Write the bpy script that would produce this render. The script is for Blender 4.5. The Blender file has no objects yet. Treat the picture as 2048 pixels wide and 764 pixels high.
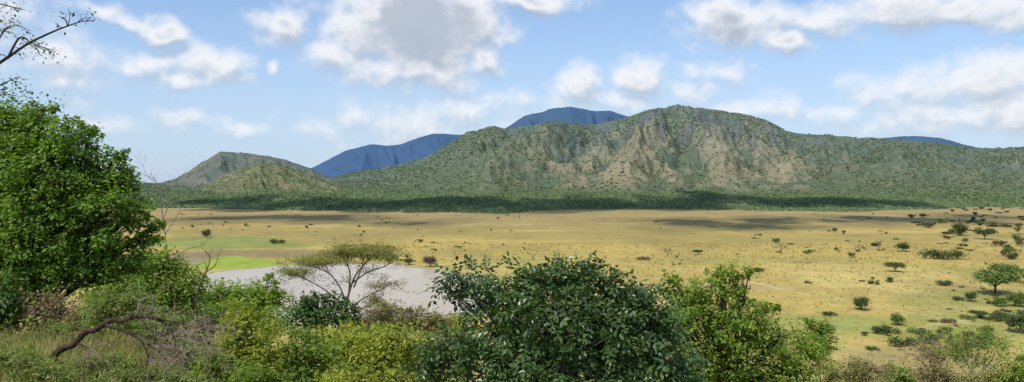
import bpy, math, random
import numpy as np
from mathutils import Vector
rng = np.random.default_rng(11)
random.seed(5)
C = bpy.context.scene.collection
F = 1500.0; HZ = 365.0; CZ = 42.0

# ------------------------------------------------------------------ helpers
def at(px, py, Y): return np.array([(px-1024)/F*Y, Y, CZ-(py-HZ)/F*Y])
def gp(px, py):
    Y = CZ*F/(py-HZ); return np.array([(px-1024)/F*Y, Y])
def sstep(a, b, x):
    t = np.clip((np.asarray(x, float)-a)/(b-a), 0, 1); return t*t*(3-2*t)
def _h(i, j, s):
    n = (i.astype(np.int64)*374761393 + j.astype(np.int64)*668265263 + s*1274126177) & 0x7fffffff
    n = ((n ^ (n >> 13))*1274126177) & 0x7fffffff
    n = (n ^ (n >> 16)) & 0xffff
    return n/65535.0
def vn(x, y, s=0):
    x, y = np.broadcast_arrays(np.asarray(x, float), np.asarray(y, float))
    i = np.floor(x); j = np.floor(y); fx = x-i; fy = y-j
    fx = fx*fx*(3-2*fx); fy = fy*fy*(3-2*fy)
    a = _h(i, j, s); b = _h(i+1, j, s); c = _h(i, j+1, s); d = _h(i+1, j+1, s)
    return (a*(1-fx)+b*fx)*(1-fy)+(c*(1-fx)+d*fx)*fy
def fbm(x, y, o=4, s=0):
    t = 0; a = .5; n = 0
    for k in range(o):
        t = t+a*vn(np.asarray(x)*2**k, np.asarray(y)*2**k, s+k*17); n += a; a *= .55
    return t/n
def unit(a): return a/np.maximum(np.linalg.norm(a, axis=-1, keepdims=True), 1e-9)

def mesh(name, V, Fc, mat, smooth=False, col=None):
    V = np.ascontiguousarray(V, dtype=np.float32); Fc = np.ascontiguousarray(Fc, dtype=np.int32)
    k = Fc.shape[1]
    me = bpy.data.meshes.new(name)
    me.vertices.add(len(V)); me.vertices.foreach_set('co', V.ravel())
    me.loops.add(Fc.size); me.loops.foreach_set('vertex_index', Fc.ravel())
    me.polygons.add(len(Fc)); me.polygons.foreach_set('loop_start', np.arange(0, Fc.size, k, dtype=np.int32))
    me.update(calc_edges=True); me.validate()
    me.polygons.foreach_set('use_smooth', np.full(len(me.polygons), smooth, dtype=bool))
    if col is not None:
        a = me.color_attributes.new('Col', 'FLOAT_COLOR', 'POINT')
        rgba = np.ones((len(V), 4), np.float32); rgba[:, :3] = col
        a.data.foreach_set('color', rgba.ravel())
    me.materials.append(mat)
    return me
def link(name, me, parent=None):
    o = bpy.data.objects.new(name, me); C.objects.link(o)
    if parent: o.parent = parent
    return o
def tag(o, label=None, cat=None, group=None, kind=None):
    if label: o['label'] = label
    if cat: o['category'] = cat
    if group: o['group'] = group
    if kind: o['kind'] = kind
def thing(name, loc, label, cat, group=None):
    o = bpy.data.objects.new(name, None); C.objects.link(o); o.location = loc
    o.empty_display_size = .3
    tag(o, label, cat, group); return o
def grid_faces(r, c):
    i = np.arange(r-1)[:, None]*c+np.arange(c-1)[None, :]
    return np.stack([i, i+1, i+c+1, i+c], -1).reshape(-1, 4)

# ------------------------------------------------------------------ materials
def newmat(name):
    m = bpy.data.materials.new(name); m.use_nodes = True
    nt = m.node_tree; b = nt.nodes['Principled BSDF']; return m, nt, b
def mathn(nt, op, a=None, b=None, c=None):
    n = nt.nodes.new('ShaderNodeMath'); n.operation = op
    for i, v in enumerate((a, b, c)):
        if v is None: continue
        if hasattr(v, 'is_output'): nt.links.new(v, n.inputs[i])
        else: n.inputs[i].default_value = v
    return n.outputs[0]
def vmath(nt, op, a=None, b=None):
    n = nt.nodes.new('ShaderNodeVectorMath'); n.operation = op
    for i, v in enumerate((a, b)):
        if v is None: continue
        if hasattr(v, 'is_output'): nt.links.new(v, n.inputs[i])
        else: n.inputs[i].default_value = v
    return n.outputs['Value'] if op in ('LENGTH', 'DOT_PRODUCT') else n.outputs[0]
def mixc(nt, fac, a, b, bt='MIX'):
    n = nt.nodes.new('ShaderNodeMix'); n.data_type = 'RGBA'; n.blend_type = bt
    for s, v in ((n.inputs['Factor'], fac), (n.inputs[6], a), (n.inputs[7], b)):
        if hasattr(v, 'is_output'): nt.links.new(v, s)
        elif isinstance(v, (int, float)): s.default_value = v
        else: s.default_value = (*v, 1)
    return n.outputs[2]
def noise(nt, vec, scale, detail=4, rough=.6, out='Fac'):
    n = nt.nodes.new('ShaderNodeTexNoise'); n.inputs['Scale'].default_value = scale
    n.inputs['Detail'].default_value = detail; n.inputs['Roughness'].default_value = rough
    if vec is not None: nt.links.new(vec, n.inputs['Vector'])
    return n.outputs[0 if out == 'Fac' else 1]
def ramp(nt, fac, stops):
    n = nt.nodes.new('ShaderNodeValToRGB'); nt.links.new(fac, n.inputs[0])
    e = n.color_ramp.elements
    while len(e) < len(stops): e.new(.5)
    for el, (p, c) in zip(e, stops):
        el.position = p; el.color = (*c, 1) if len(c) == 3 else c
    return n.outputs[0]
def gpos(nt): return nt.nodes.new('ShaderNodeNewGeometry').outputs['Position']

def leaf_mat(name, dark, mid, light, trans=.3, rough=.5, spec=.3, var=.35):
    m, nt, b = newmat(name)
    g = nt.nodes.new('ShaderNodeNewGeometry')
    c = ramp(nt, g.outputs['Random Per Island'], [(0, dark), (.5, mid), (1, light)])
    if var:
        t = nt.nodes.new('ShaderNodeTexCoord')
        nz = noise(nt, t.outputs['Object'], 1.3, 2)
        k = mathn(nt, 'MULTIPLY_ADD', nz, var*4, 1-var*2)
        cm = nt.nodes.new('ShaderNodeCombineColor')
        for i in range(3): nt.links.new(k, cm.inputs[i])
        c = mixc(nt, 1.0, c, cm.outputs[0], 'MULTIPLY')
    nt.links.new(c, b.inputs['Base Color']); b.inputs['Roughness'].default_value = rough
    b.inputs['Specular IOR Level'].default_value = spec
    if trans:
        tr = nt.nodes.new('ShaderNodeBsdfTranslucent')
        c2 = mixc(nt, 1.0, c, (1.5, 1.5, .6), 'MULTIPLY'); nt.links.new(c2, tr.inputs[0])
        ms = nt.nodes.new('ShaderNodeMixShader'); ms.inputs[0].default_value = trans
        nt.links.new(b.outputs[0], ms.inputs[1]); nt.links.new(tr.outputs[0], ms.inputs[2])
        nt.links.new(ms.outputs[0], nt.nodes['Material Output'].inputs[0])
    return m
def bark_mat(name, a, bcol, sc=6):
    m, nt, b = newmat(name)
    nz = noise(nt, gpos(nt), sc, 5)
    nt.links.new(ramp(nt, nz, [(.3, a), (.7, bcol)]), b.inputs['Base Color'])
    b.inputs['Roughness'].default_value = .9; b.inputs['Specular IOR Level'].default_value = .15
    bp = nt.nodes.new('ShaderNodeBump'); bp.inputs['Strength'].default_value = .5; bp.inputs['Distance'].default_value = .02
    nt.links.new(nz, bp.inputs['Height']); nt.links.new(bp.outputs[0], b.inputs['Normal'])
    return m
def terrain_mat(name, scales, amps, bump=0, bd=1):
    m, nt, b = newmat(name)
    at_ = nt.nodes.new('ShaderNodeAttribute'); at_.attribute_name = 'Col'
    c = at_.outputs['Color']; p = gpos(nt); nz = None
    for s, amp in zip(scales, amps):
        nz = noise(nt, p, s, 5, .65)
        k = mathn(nt, 'MULTIPLY_ADD', nz, amp*2, 1-amp)
        cm = nt.nodes.new('ShaderNodeCombineColor')
        nt.links.new(k, cm.inputs[0]); nt.links.new(k, cm.inputs[1]); nt.links.new(k, cm.inputs[2])
        c = mixc(nt, 1.0, c, cm.outputs[0], 'MULTIPLY')
    nt.links.new(c, b.inputs['Base Color']); b.inputs['Roughness'].default_value = .95
    b.inputs['Specular IOR Level'].default_value = .08
    if bump:
        bp = nt.nodes.new('ShaderNodeBump'); bp.inputs['Strength'].default_value = bump; bp.inputs['Distance'].default_value = bd
        nt.links.new(nz, bp.inputs['Height']); nt.links.new(bp.outputs[0], b.inputs['Normal'])
    return m

L_left = leaf_mat('leaf_bright_green', (.10, .18, .026), (.165, .27, .038), (.25, .37, .065), .45)
L_cent = leaf_mat('leaf_glossy_dark', (.045, .088, .022), (.072, .13, .033), (.125, .19, .055), .22, .36, .5, .3)
L_right = leaf_mat('leaf_fresh_green', (.14, .22, .028), (.215, .305, .04), (.31, .41, .07), .45)
L_yel = leaf_mat('leaf_yellow_green', (.20, .25, .03), (.31, .355, .045), (.44, .44, .08), .45)
L_mid = leaf_mat('leaf_mid_green', (.13, .20, .03), (.195, .275, .042), (.27, .355, .07), .43)
L_dark = leaf_mat('leaf_dark_green', (.045, .09, .02), (.075, .14, .03), (.12, .19, .05), .3)
L_olive = leaf_mat('leaf_olive', (.17, .17, .055), (.26, .25, .085), (.35, .32, .13), .4)
L_feather = leaf_mat('leaf_feathery', (.19, .20, .06), (.29, .29, .085), (.40, .38, .14), .45)
L_brown = leaf_mat('leaf_dry_brown', (.19, .145, .07), (.29, .22, .12), (.38, .30, .18), .35)
L_pink = leaf_mat('leaf_dry_rosy', (.22, .165, .085), (.33, .255, .14), (.44, .35, .21), .35)
L_plain = leaf_mat('leaf_plain_bush', (.052, .076, .022), (.085, .118, .034), (.13, .17, .05), .2)
L_plaing = leaf_mat('leaf_plain_green_bush', (.10, .145, .03), (.14, .20, .042), (.19, .26, .065), .2)
L_plainb = leaf_mat('leaf_plain_brown_bush', (.12, .09, .06), (.18, .135, .085), (.25, .19, .13), .2)
L_forest = leaf_mat('leaf_forest', (.072, .108, .05), (.10, .142, .062), (.145, .185, .085), 0, .9, .05, 0)
L_mount = leaf_mat('leaf_mountain_scrub', (.078, .112, .06), (.106, .142, .072), (.148, .178, .09), 0, .9, .05, 0)  # greens paled and blued to carry distance haze
L_grass = leaf_mat('grass_blades', (.19, .19, .05), (.33, .29, .11), (.48, .41, .22), .4)
L_weed = leaf_mat('weed_leaves', (.14, .20, .03), (.22, .27, .05), (.33, .32, .11), .4)
L_herb = leaf_mat('herb_leaves', (.14, .205, .045), (.22, .285, .065), (.32, .35, .11), .42)
L_tuft = leaf_mat('tuft_leaves', (.21, .18, .06), (.32, .245, .10), (.42, .32, .15), .2)
K_dark = bark_mat('bark_dark', (.03, .022, .017), (.085, .065, .05))
K_grey = bark_mat('bark_grey', (.14, .115, .09), (.27, .225, .185))
K_brown = bark_mat('bark_brown', (.06, .042, .03), (.15, .11, .08))
K_dead = bark_mat('bark_dead', (.024, .015, .010), (.10, .068, .046), 9)
T_plain = terrain_mat('plain_soil_and_grass', (.012, .09, .7, 4.0), (.36, .32, .2, .15), .3, .25)
T_mount = terrain_mat('mountain_rock_and_scrub', (.012, .06, .3), (.34, .45, .45), .7, 3)
T_far = terrain_mat('hazed_blue_mountain', (.004, .015), (.2, .12), .1, 6)

# ------------------------------------------------------------------ sun direction
S2 = Vector((-.32, -.44, .80)).normalized()     # towards the sun
sun = bpy.data.lights.new('sun', 'SUN'); sun.energy = 3.9; sun.angle = math.radians(.53); sun.color = (1, .955, .87)
so = bpy.data.objects.new('sun', sun); C.objects.link(so)
so.rotation_euler = (-S2).to_track_quat('-Z', 'Y').to_euler(); so.location = (0, 0, 300)

# ------------------------------------------------------------------ world
w = bpy.data.worlds.new('World'); bpy.context.scene.world = w; w.use_nodes = True
nt = w.node_tree; bg = nt.nodes['Background']; bg.inputs['Strength'].default_value = .14
sky = nt.nodes.new('ShaderNodeTexSky'); sky.sky_type = 'NISHITA'; sky.sun_disc = False
sky.sun_elevation = math.asin(S2.z); sky.sun_rotation = math.atan2(S2.x, S2.y) % (2*math.pi)
sky.altitude = 800; sky.air_density = 1.0; sky.dust_density = 1.0; sky.ozone_density = 1.5
# cloud field group : (azimuth, elevation) -> density
BL = [ # px, py, rx, ry, amp
 (840, 40, 200, 120, 1.9), (680, 108, 80, 46, .85), (960, 105, 56, 60, .85), (820, 140, 130, 54, .9), (1060, 0, 130, 26, .85), (900, 170, 70, 28, .5),
 (565, 38, 68, 44, .95), (268, 38, 56, 22, .75), (320, 55, 46, 24, .75), (200, 18, 46, 18, .65),
 (300, 125, 54, 32, .8), (420, 130, 74, 40, .95), (360, 160, 56, 24, .7), (550, 127, 20, 15, .7),
 (60, 100, 110, 64, .42), (125, 160, 55, 46, .42), (20, 30, 80, 46, .35),
 (1470, 50, 120, 58, 1), (1570, 80, 70, 32, .8), (1610, 30, 100, 34, .85), (1860, 10, 220, 42, .95), (2050, 15, 70, 36, .8),
 (1160, 165, 56, 44, .9), (1270, 150, 90, 44, .9), (1440, 145, 74, 28, .75), (1220, 200, 180, 36, .45), (1410, 180, 80, 26, .4),
 (1820, 185, 140, 40, .8), (1985, 165, 115, 62, 1), (1900, 215, 210, 38, .5), (1650, 235, 100, 22, .34), (2080, 190, 110, 80, .9),
 (760, 245, 140, 40, .38), (900, 235, 150, 44, .42), (395, 232, 50, 15, .4), (495, 258, 42, 20, .4), (265, 248, 70, 18, .32),
 (1010, 200, 70, 28, .36), (1500, 225, 100, 26, .36), (1080, 240, 140, 28, .34)]
gt = bpy.data.node_groups.new('cloud_field', 'ShaderNodeTree')
gt.interface.new_socket('P', in_out='INPUT', socket_type='NodeSocketVector')
gt.interface.new_socket('D', in_out='OUTPUT', socket_type='NodeSocketFloat')
gi = gt.nodes.new('NodeGroupInput'); go = gt.nodes.new('NodeGroupOutput')
P = gi.outputs[0]
wz = noise(gt, P, 11, 3, .6, 'Color')
P2 = vmath(gt, 'ADD', P, vmath(gt, 'MULTIPLY', vmath(gt, 'SUBTRACT', wz, (.5, .5, .5)), (.08, .055, 0)))
cur = None
for px, py, rx, ry, am in BL:
    u = (px-1024)/F; v = (HZ-py)/F; az = math.atan(u); el = math.atan(v*math.cos(az))
    d = vmath(gt, 'LENGTH', vmath(gt, 'MULTIPLY', vmath(gt, 'SUBTRACT', P2, (az, el, 0)), (F/rx, F/ry, 0)))
    val = mathn(gt, 'MULTIPLY_ADD', d, -am, am)
    cur = val if cur is None else mathn(gt, 'SMOOTH_MAX', cur, val, .13)
nz = noise(gt, vmath(gt, 'MULTIPLY', P, (1, 1.25, 1)), 20, 7, .56)
dd = mathn(gt, 'ADD', cur, mathn(gt, 'MULTIPLY_ADD', nz, 1.8, -.93))
gt.links.new(dd, go.inputs[0])
tc = nt.nodes.new('ShaderNodeTexCoord')
nrm = vmath(nt, 'NORMALIZE', tc.outputs['Generated'])
sp = nt.nodes.new('ShaderNodeSeparateXYZ'); nt.links.new(nrm, sp.inputs[0])
az = mathn(nt, 'ARCTAN2', sp.outputs[0], sp.outputs[1]); el = mathn(nt, 'ARCSINE', sp.outputs[2])
cb = nt.nodes.new('ShaderNodeCombineXYZ'); nt.links.new(az, cb.inputs[0]); nt.links.new(el, cb.inputs[1])
def field(vec):
    g = nt.nodes.new('ShaderNodeGroup'); g.node_tree = gt; nt.links.new(vec, g.inputs[0]); return g.outputs[0]
D1 = field(cb.outputs[0]); D2 = field(vmath(nt, 'ADD', cb.outputs[0], (-.005, .016, 0)))
def sm(x, a, b):
    n = nt.nodes.new('ShaderNodeMapRange'); n.interpolation_type = 'SMOOTHSTEP'
    nt.links.new(x, n.inputs[0]); n.inputs[1].default_value = a; n.inputs[2].default_value = b
    return n.outputs[0]
alpha = mathn(nt, 'MULTIPLY', sm(D1, -.28, .68), .92)
lit = sm(mathn(nt, 'SUBTRACT', D1, D2), -.62, .36)
thick = sm(D1, .55, 1.25)
lit = mathn(nt, 'MULTIPLY', lit, mathn(nt, 'MULTIPLY_ADD', thick, -.9, 1.0))
ccol = mixc(nt, lit, (3.3, 3.7, 4.35), (6.7, 6.75, 6.9))
skyc = mixc(nt, 1.0, sky.outputs[0], (1.0, 1.1, 1.2), 'MULTIPLY')
hz = mathn(nt, 'MULTIPLY_ADD', sm(el, .24, .0), .58, .22)
skyc = mixc(nt, hz, skyc, (3.6, 4.5, 5.9))
fin = mixc(nt, alpha, skyc, ccol)
nt.links.new(fin, bg.inputs[0])

# ------------------------------------------------------------------ lake outline
lk = [(395, 560), (430, 545), (480, 540), (560, 533), (640, 528.5), (720, 527), (790, 530), (850, 538), (905, 545), (960, 560), (1000, 585), (985, 610),
      (930, 625), (850, 632), (760, 640), (640, 645), (500, 640), (400, 620), (370, 585)]
lk = np.array([gp(*p) for p in lk])
def smooth_closed(P, n=8):
    out = []; N = len(P)
    for i in range(N):
        a, b, c, d = P[i-1], P[i], P[(i+1) % N], P[(i+2) % N]
        for k in range(n):
            t = k/n
            out.append(.5*((2*b)+(-a+c)*t+(2*a-5*b+4*c-d)*t*t+(-a+3*b-3*c+d)*t**3))
    return np.array(out)
lake = smooth_closed(lk)
lake = lake+(np.stack([fbm(lake[:, 0]/7, lake[:, 1]/7, 3, 3), fbm(lake[:, 0]/7, lake[:, 1]/7, 3, 9)], -1)-.5)*7
def seg_dist(x, y, P, closed=False):
    best = np.full(x.shape, 1e9)
    n = len(P)
    for i in range(n if closed else n-1):
        a = P[i]; b = P[(i+1) % n]; ab = b-a
        t = np.clip(((x-a[0])*ab[0]+(y-a[1])*ab[1])/(ab@ab+1e-9), 0, 1)
        best = np.minimum(best, np.hypot(x-a[0]-ab[0]*t, y-a[1]-ab[1]*t))
    return best

# ------------------------------------------------------------------ ground sheet
def ground_z(x, y):
    x = np.asarray(x, float); y = np.asarray(y, float)
    e = 5+9*sstep(-4.2, -7.5, x)
    yy = np.maximum(y, 0)
    z = 40.4-.1*np.minimum(yy, e)-.29*np.maximum(yy-e, 0)+.1*np.minimum(-np.minimum(y, 0), 60)
    z = z+(fbm(x/9, y/9, 3, 4)-.5)*1.6*sstep(6, 25, y)
    pl = -.12+(fbm(x/60, y/60, 3, 8)-.5)*.14
    k = 1.5
    return np.logaddexp(z/k, pl/k)*k
ang = np.concatenate([np.linspace(-180, -50, 40, endpoint=False), np.linspace(-50, 50, 640, endpoint=False), np.linspace(50, 180, 40)])
ang = np.radians(ang)
rr = np.concatenate([np.geomspace(.5, 100, 90, endpoint=False), np.geomspace(100, 1500, 480, endpoint=False), np.geomspace(1500, 14000, 40)])
A, R = np.meshgrid(ang, rr)
X = R*np.sin(A); Y = R*np.cos(A)
Z = ground_z(X, Y)
Yc = np.maximum(Y, 20); U = X/Yc; PX = 1024+F*U; PY = HZ+CZ*F/Yc
def lerp(a, b, t): t = np.asarray(t)[..., None]; return a*(1-t)+np.asarray(b)*t
n1 = fbm(X/90, Y/160, 4, 21); n2 = fbm(X/25, Y/45, 4, 31); n3 = fbm(X/6, Y/9, 3, 41); n4 = fbm(X/200, Y/60, 4, 55)
col = np.zeros(X.shape+(3,))+np.array((.425, .32, .095))
col = lerp(col, (.50, .39, .135), sstep(.45, .7, n1))
col = lerp(col, (.33, .25, .088), sstep(.46, .70, n2)*.65)
col = lerp(col, (.27, .225, .08), sstep(.48, .64, n4)*.65*sstep(400, 640, Y))
col = lerp(col, (.26, .27, .07), sstep(.55, .72, n3)*.4*sstep(520, 250, Y))
col = lerp(col, (.27, .285, .075), sstep(.48, .66, fbm(X/45, Y/45, 4, 71))*.65*sstep(560, 200, Y))
col = lerp(col, (.31, .235, .11), .75*sstep(580, 900, Y))          # browner far part: cloud shade mixed into the colour
wob = (fbm(X/40, Y/40, 4, 61)-.5)
def patch(px, py, rx, ry, soft=.5, wb=1.3):
    return sstep(1, 1-soft, np.hypot((PX-px)/rx, (PY-py)/ry)+wob*wb)
col = lerp(col, (.21, .255, .07), patch(430, 487, 210, 17)*.8)
col = lerp(col, (.25, .20, .10), patch(560, 507, 260, 12)*.85)
col = lerp(col, (.29, .375, .055), patch(480, 528, 150, 16)*.9)
col = lerp(col, (.24, .18, .12), patch(370, 515, 60, 18)*.7)
col = lerp(col, (.27, .30, .085), patch(1690, 640, 130, 20)*.5)
col = lerp(col, (.27, .28, .085), patch(1900, 600, 160, 40)*.4)
col = lerp(col, (.27, .22, .11), patch(1850, 725, 260, 40)*.5)
col = lerp(col, (.36, .26, .16), patch(1500, 575, 200, 10)*.4)
ld = seg_dist(X, Y, lake[::3], True)
col = lerp(col, (.38, .31, .22), sstep(9, 2, ld+wob*8)*.7)
for tr in ([(1490, 560), (1560, 577), (1640, 592), (1760, 612), (1900, 640), (2100, 672)], [(1840, 655), (1900, 640), (1980, 634), (2100, 640)], [(1180,520),(1400,540),(1560,577)]):
    d = seg_dist(X, Y, np.array([gp(*p) for p in tr]))
    col = lerp(col, (.54, .43, .25), sstep(2.6, .8, d+wob*4)*.38)
hm = sstep(1.2, 4, Z)
hc = lerp(np.zeros(X.shape+(3,))+np.array((.28, .25, .105)), (.15, .19, .05), sstep(.4, .6, n3))
col = col*(1-hm[..., None])+hc*hm[..., None]
col = col*(.88+.24*fbm(X/2.5, Y/4, 3, 91))[..., None]
g = link('ground', mesh('ground', np.stack([X, Y, Z], -1).reshape(-1, 3), grid_faces(*X.shape), T_plain, True, col.reshape(-1, 3)))
tag(g, 'dry yellow grass plain with green marshy patches below a wooded hillside', 'ground', kind='structure')

# lake sheet
m, lnt, b = newmat('silty_water')
p = gpos(lnt)
nz = noise(lnt, vmath(lnt, 'MULTIPLY', p, (1, .35, 1)), .02, 3)
lnt.links.new(ramp(lnt, nz, [(.35, (.46, .37, .265)), (.65, (.54, .45, .335))]), b.inputs['Base Color'])
b.inputs['Roughness'].default_value = .28; b.inputs['IOR'].default_value = 1.33
bp = lnt.nodes.new('ShaderNodeBump'); bp.inputs['Strength'].default_value = .25; bp.inputs['Distance'].default_value = .05
lnt.links.new(noise(lnt, p, 1.2, 3), bp.inputs['Height']); lnt.links.new(bp.outputs[0], b.inputs['Normal'])
me = bpy.data.meshes.new('lake')
me.from_pydata([(x, y, .06) for x, y in lake], [], [list(range(len(lake)))]); me.update(); me.materials.append(m)
if me.polygons[0].normal.z < 0: me.flip_normals()
o = link('lake', me); tag(o, 'pale brown silty lake lying on the plain below the hillside', 'lake', kind='structure')

# ------------------------------------------------------------------ mountains
def rough_prof(px, pts, s, amp):
    pts = np.array(pts, float)
    y = np.interp(px, pts[:, 0], pts[:, 1])
    return y+(fbm(px/18, px*0+s, 4, s)-.5)*amp+(fbm(px/70, px*0+s, 2, s+3)-.5)*amp
us = np.linspace(-.95, .95, 1200); pxs = 1024+F*us
ts = np.concatenate([np.linspace(0, .3, 60, endpoint=False), np.linspace(.3, 1, 230, endpoint=False), np.linspace(1, 1.35, 30)])
Um, T = np.meshgrid(us, ts); PXm = 1024+F*Um
df = np.interp(pxs, [-400, 330, 560, 800, 1000, 1060, 1150, 1400, 1700, 1850, 2048, 2500],
               [1250, 1215, 1150, 1070, 1010, 1070, 1190, 1180, 1080, 1190, 1300, 1350])+(fbm(pxs/60, pxs*0, 4, 5)-.5)*110
main = [(-400, 366), (300, 367), (620, 368), (660, 360), (700, 348), (760, 337), (810, 325), (850, 315), (890, 294), (930, 268), (985, 252), (1015, 257), (1060, 252),
        (1110, 244), (1150, 249), (1200, 246), (1250, 236), (1290, 222), (1350, 212), (1400, 215), (1450, 222), (1500, 231), (1540, 244), (1575, 262),
        (1620, 268), (1680, 272), (1750, 276), (1800, 280), (1860, 285), (1920, 292), (1980, 296), (2048, 294), (2500, 300)]
yr = rough_prof(pxs, main, 13, 4)
dr = 2400+(fbm(pxs/200, pxs*0, 2, 77)-.5)*500
Rz = CZ+(HZ-yr)/F*dr
dfan = 1520+(fbm(pxs/90, pxs*0, 3, 15)-.5)*160
s = np.clip((T-.3)/.7, 0, 1)
Ym = np.where(T < .3, df+(dfan-df)*(T/.3), dfan+(dr-dfan)*((T-.3)/.7))
Ym = np.where(T > 1, dr+(T-1)/.35*700, Ym)
# spurs: crest (px at s=1 -> px at s=0), half width, strength
spur = np.zeros_like(s)
for a, b_, wd, k in [(1120, 960, 120, 1.0), (1010, 860, 80, .7), (1360, 1230, 85, 1.0), (1375, 1470, 80, .95), (1250, 1120, 65, .7), (1520, 1600, 85, .9), (930, 760, 70, .5),
                     (1640, 1730, 80, .7), (1770, 1840, 90, .7), (1900, 1970, 90, .7), (2030, 2090, 80, .7), (1450, 1540, 45, .6), (1300, 1345, 40, .6)]:
    cx = b_+(a-b_)*s+(fbm(s*5, s*0+a, 3, 2)-.5)*70
    spur = np.maximum(spur, k*np.clip(1-np.abs(PXm-cx)/wd, 0, 1))
rid = 1-np.abs(2*fbm(PXm/60+(s*2.0), s*3.2, 4, 33)-1)*1.8
rid2 = 1-np.abs(2*fbm(PXm/30-(s*2.2), s*6, 3, 43)-1)*1.8
bump = s*(1-s)*4
eff = s+bump*(.32*(spur-.5)+.14*(rid-.45)+.05*(rid2-.4))
eff = np.clip(eff, 0, 1.0)
prof = .58*eff+.42*eff**2.1+.02*np.sin(eff*18)*bump
zf = 20+(fbm(pxs/70, pxs*0, 3, 19)-.5)*8
zfan = -1.5+(zf+1.5)*(T/.3)**1.25
Zm = np.where(T < .3, zfan, zf+(Rz-zf)*prof)
Xm = Um*Ym
Zm = Zm+(fbm(Xm/60, Ym/60, 4, 99)-.5)*22*bump+(fbm(Xm/18, Ym/18, 3, 98)-.5)*7*sstep(0, .2, s)*(s < .97)
Zm = np.where(T > 1, Rz*(1-.55*(T-1)/.35), Zm)
# colours
big = fbm(Xm/160, Ym/160, 4, 51); fine = fbm(Xm/22, Ym/30, 4, 53)
core = sstep(1000, 1180, PXm)*sstep(1720, 1560, PXm)
side = sstep(860, 1000, PXm)
tan = (.2+.62*core)*side*sstep(.0, .1, s)*sstep(.9, .4, s)*sstep(.47, .68, .40*spur+.66*fine+.4*(big-.5)+.12*rid)
tan = np.maximum(tan, .45*sstep(.56, .65, fine)*sstep(.05, .3, s)*side)
tan = np.maximum(tan, .65*sstep(.5, .62, big)*sstep(.22, .29, T)*sstep(1180, 1300, PXm)*sstep(1950, 1700, PXm)*(s < .1))
mc = np.zeros(s.shape+(3,))+np.array((.102, .13, .055))
mc = lerp(mc, (.138, .158, .066), sstep(.45, .65, big))
mc = lerp(mc, (.30, .245, .135), tan)
rock = core*sstep(.5, .6, s)*sstep(.97, .88, s)*sstep(.50, .6, fbm(PXm/25, s*14, 4, 58))
mc = lerp(mc, (.145, .125, .112), rock*.75)
mc = lerp(mc, (.14, .17, .062), (T < .3)*.8*(1-tan))
mc = lerp(mc, (.13, .19, .245), .10+.24*sstep(1400, 2500, Ym))  # air haze painted into the colour, stronger with distance
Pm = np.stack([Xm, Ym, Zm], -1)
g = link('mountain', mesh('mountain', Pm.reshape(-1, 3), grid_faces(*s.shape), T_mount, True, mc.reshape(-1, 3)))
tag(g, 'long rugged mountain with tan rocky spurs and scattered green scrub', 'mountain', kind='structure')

def small_hill(name, label, pts, d0, d1, zl, seed, base, rockc, trees, rel=.13):
    us = np.linspace((pts[0][0]-1024)/F, (pts[-1][0]-1024)/F, 260); px = 1024+F*us
    t = np.linspace(0, 1.5, 110); U_, T_ = np.meshgrid(us, t)
    y = rough_prof(px, pts, seed, 4); R_ = CZ+(HZ-y)/F*d1
    Y_ = d0+(d1-d0)*T_; X_ = U_*Y_; tt = np.clip(T_, 0, 1); bb = tt*(1-tt)*4
    PX_ = 1024+F*U_
    rd = 1-np.abs(2*fbm(PX_/35+tt, tt*2.4, 4 if trees else 2, seed)-1)*1.8
    ef = np.clip(tt+bb*rel*(rd-.4), 0, 1)
    Z_ = zl+(R_-zl)*(.45*ef+.55*ef**1.7)+(fbm(X_/30, Y_/30, 4, seed+1)-.5)*(9 if trees else 0)*bb
    Z_ = np.where(T_ > 1, R_-(R_-zl)*(np.maximum(T_-1, 0)/.5)**1.2, Z_)
    f = fbm(X_/40, Y_/40, 4, seed+2)
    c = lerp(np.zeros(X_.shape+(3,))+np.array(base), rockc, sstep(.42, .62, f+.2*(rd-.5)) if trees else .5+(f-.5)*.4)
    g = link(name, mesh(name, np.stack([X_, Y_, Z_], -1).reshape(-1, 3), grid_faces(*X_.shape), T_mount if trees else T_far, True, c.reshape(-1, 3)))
    tag(g, label, 'hill' if trees else 'mountain', kind='structure')
    return np.stack([X_, Y_, Z_], -1), f
h1, f1 = small_hill('hill', 'bare brownish hill with a blunt peak at the far left', [(250, 385), (310, 368), (350, 358), (400, 326), (425, 312), (440, 303), (500, 307), (560, 317), (600, 329), (640, 346), (690, 366), (740, 385)],
                    1750, 2350, 12, 201, (.112, .142, .118), (.165, .158, .13), True, .2)  # blue-grey haze mixed into this hill's colours
h2, f2 = small_hill('hill', 'low rounded green hill in front of the bare brownish one', [(340, 392), (390, 380), (430, 362), (470, 341), (520, 326), (560, 330), (600, 340), (640, 357), (700, 374), (780, 390)],
                    1420, 1850, 10, 221, (.115, .148, .066), (.18, .182, .095), True, .2)
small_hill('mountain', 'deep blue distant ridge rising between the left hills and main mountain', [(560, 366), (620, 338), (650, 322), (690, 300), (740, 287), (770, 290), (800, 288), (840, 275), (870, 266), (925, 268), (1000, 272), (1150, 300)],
           4000, 5200, -10, 241, (.046, .092, .175), (.06, .115, .205), False, .13)  # haze and cloud shade put into the blues, also for the two below
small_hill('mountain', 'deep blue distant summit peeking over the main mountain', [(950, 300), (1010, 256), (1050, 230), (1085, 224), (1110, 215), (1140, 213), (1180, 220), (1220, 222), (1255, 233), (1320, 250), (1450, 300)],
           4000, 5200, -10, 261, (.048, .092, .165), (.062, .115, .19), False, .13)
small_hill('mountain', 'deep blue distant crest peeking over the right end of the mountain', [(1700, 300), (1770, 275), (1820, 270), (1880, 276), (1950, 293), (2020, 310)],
           4000, 5200, -10, 281, (.055, .105, .18), (.065, .12, .195), False, .13)

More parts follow.
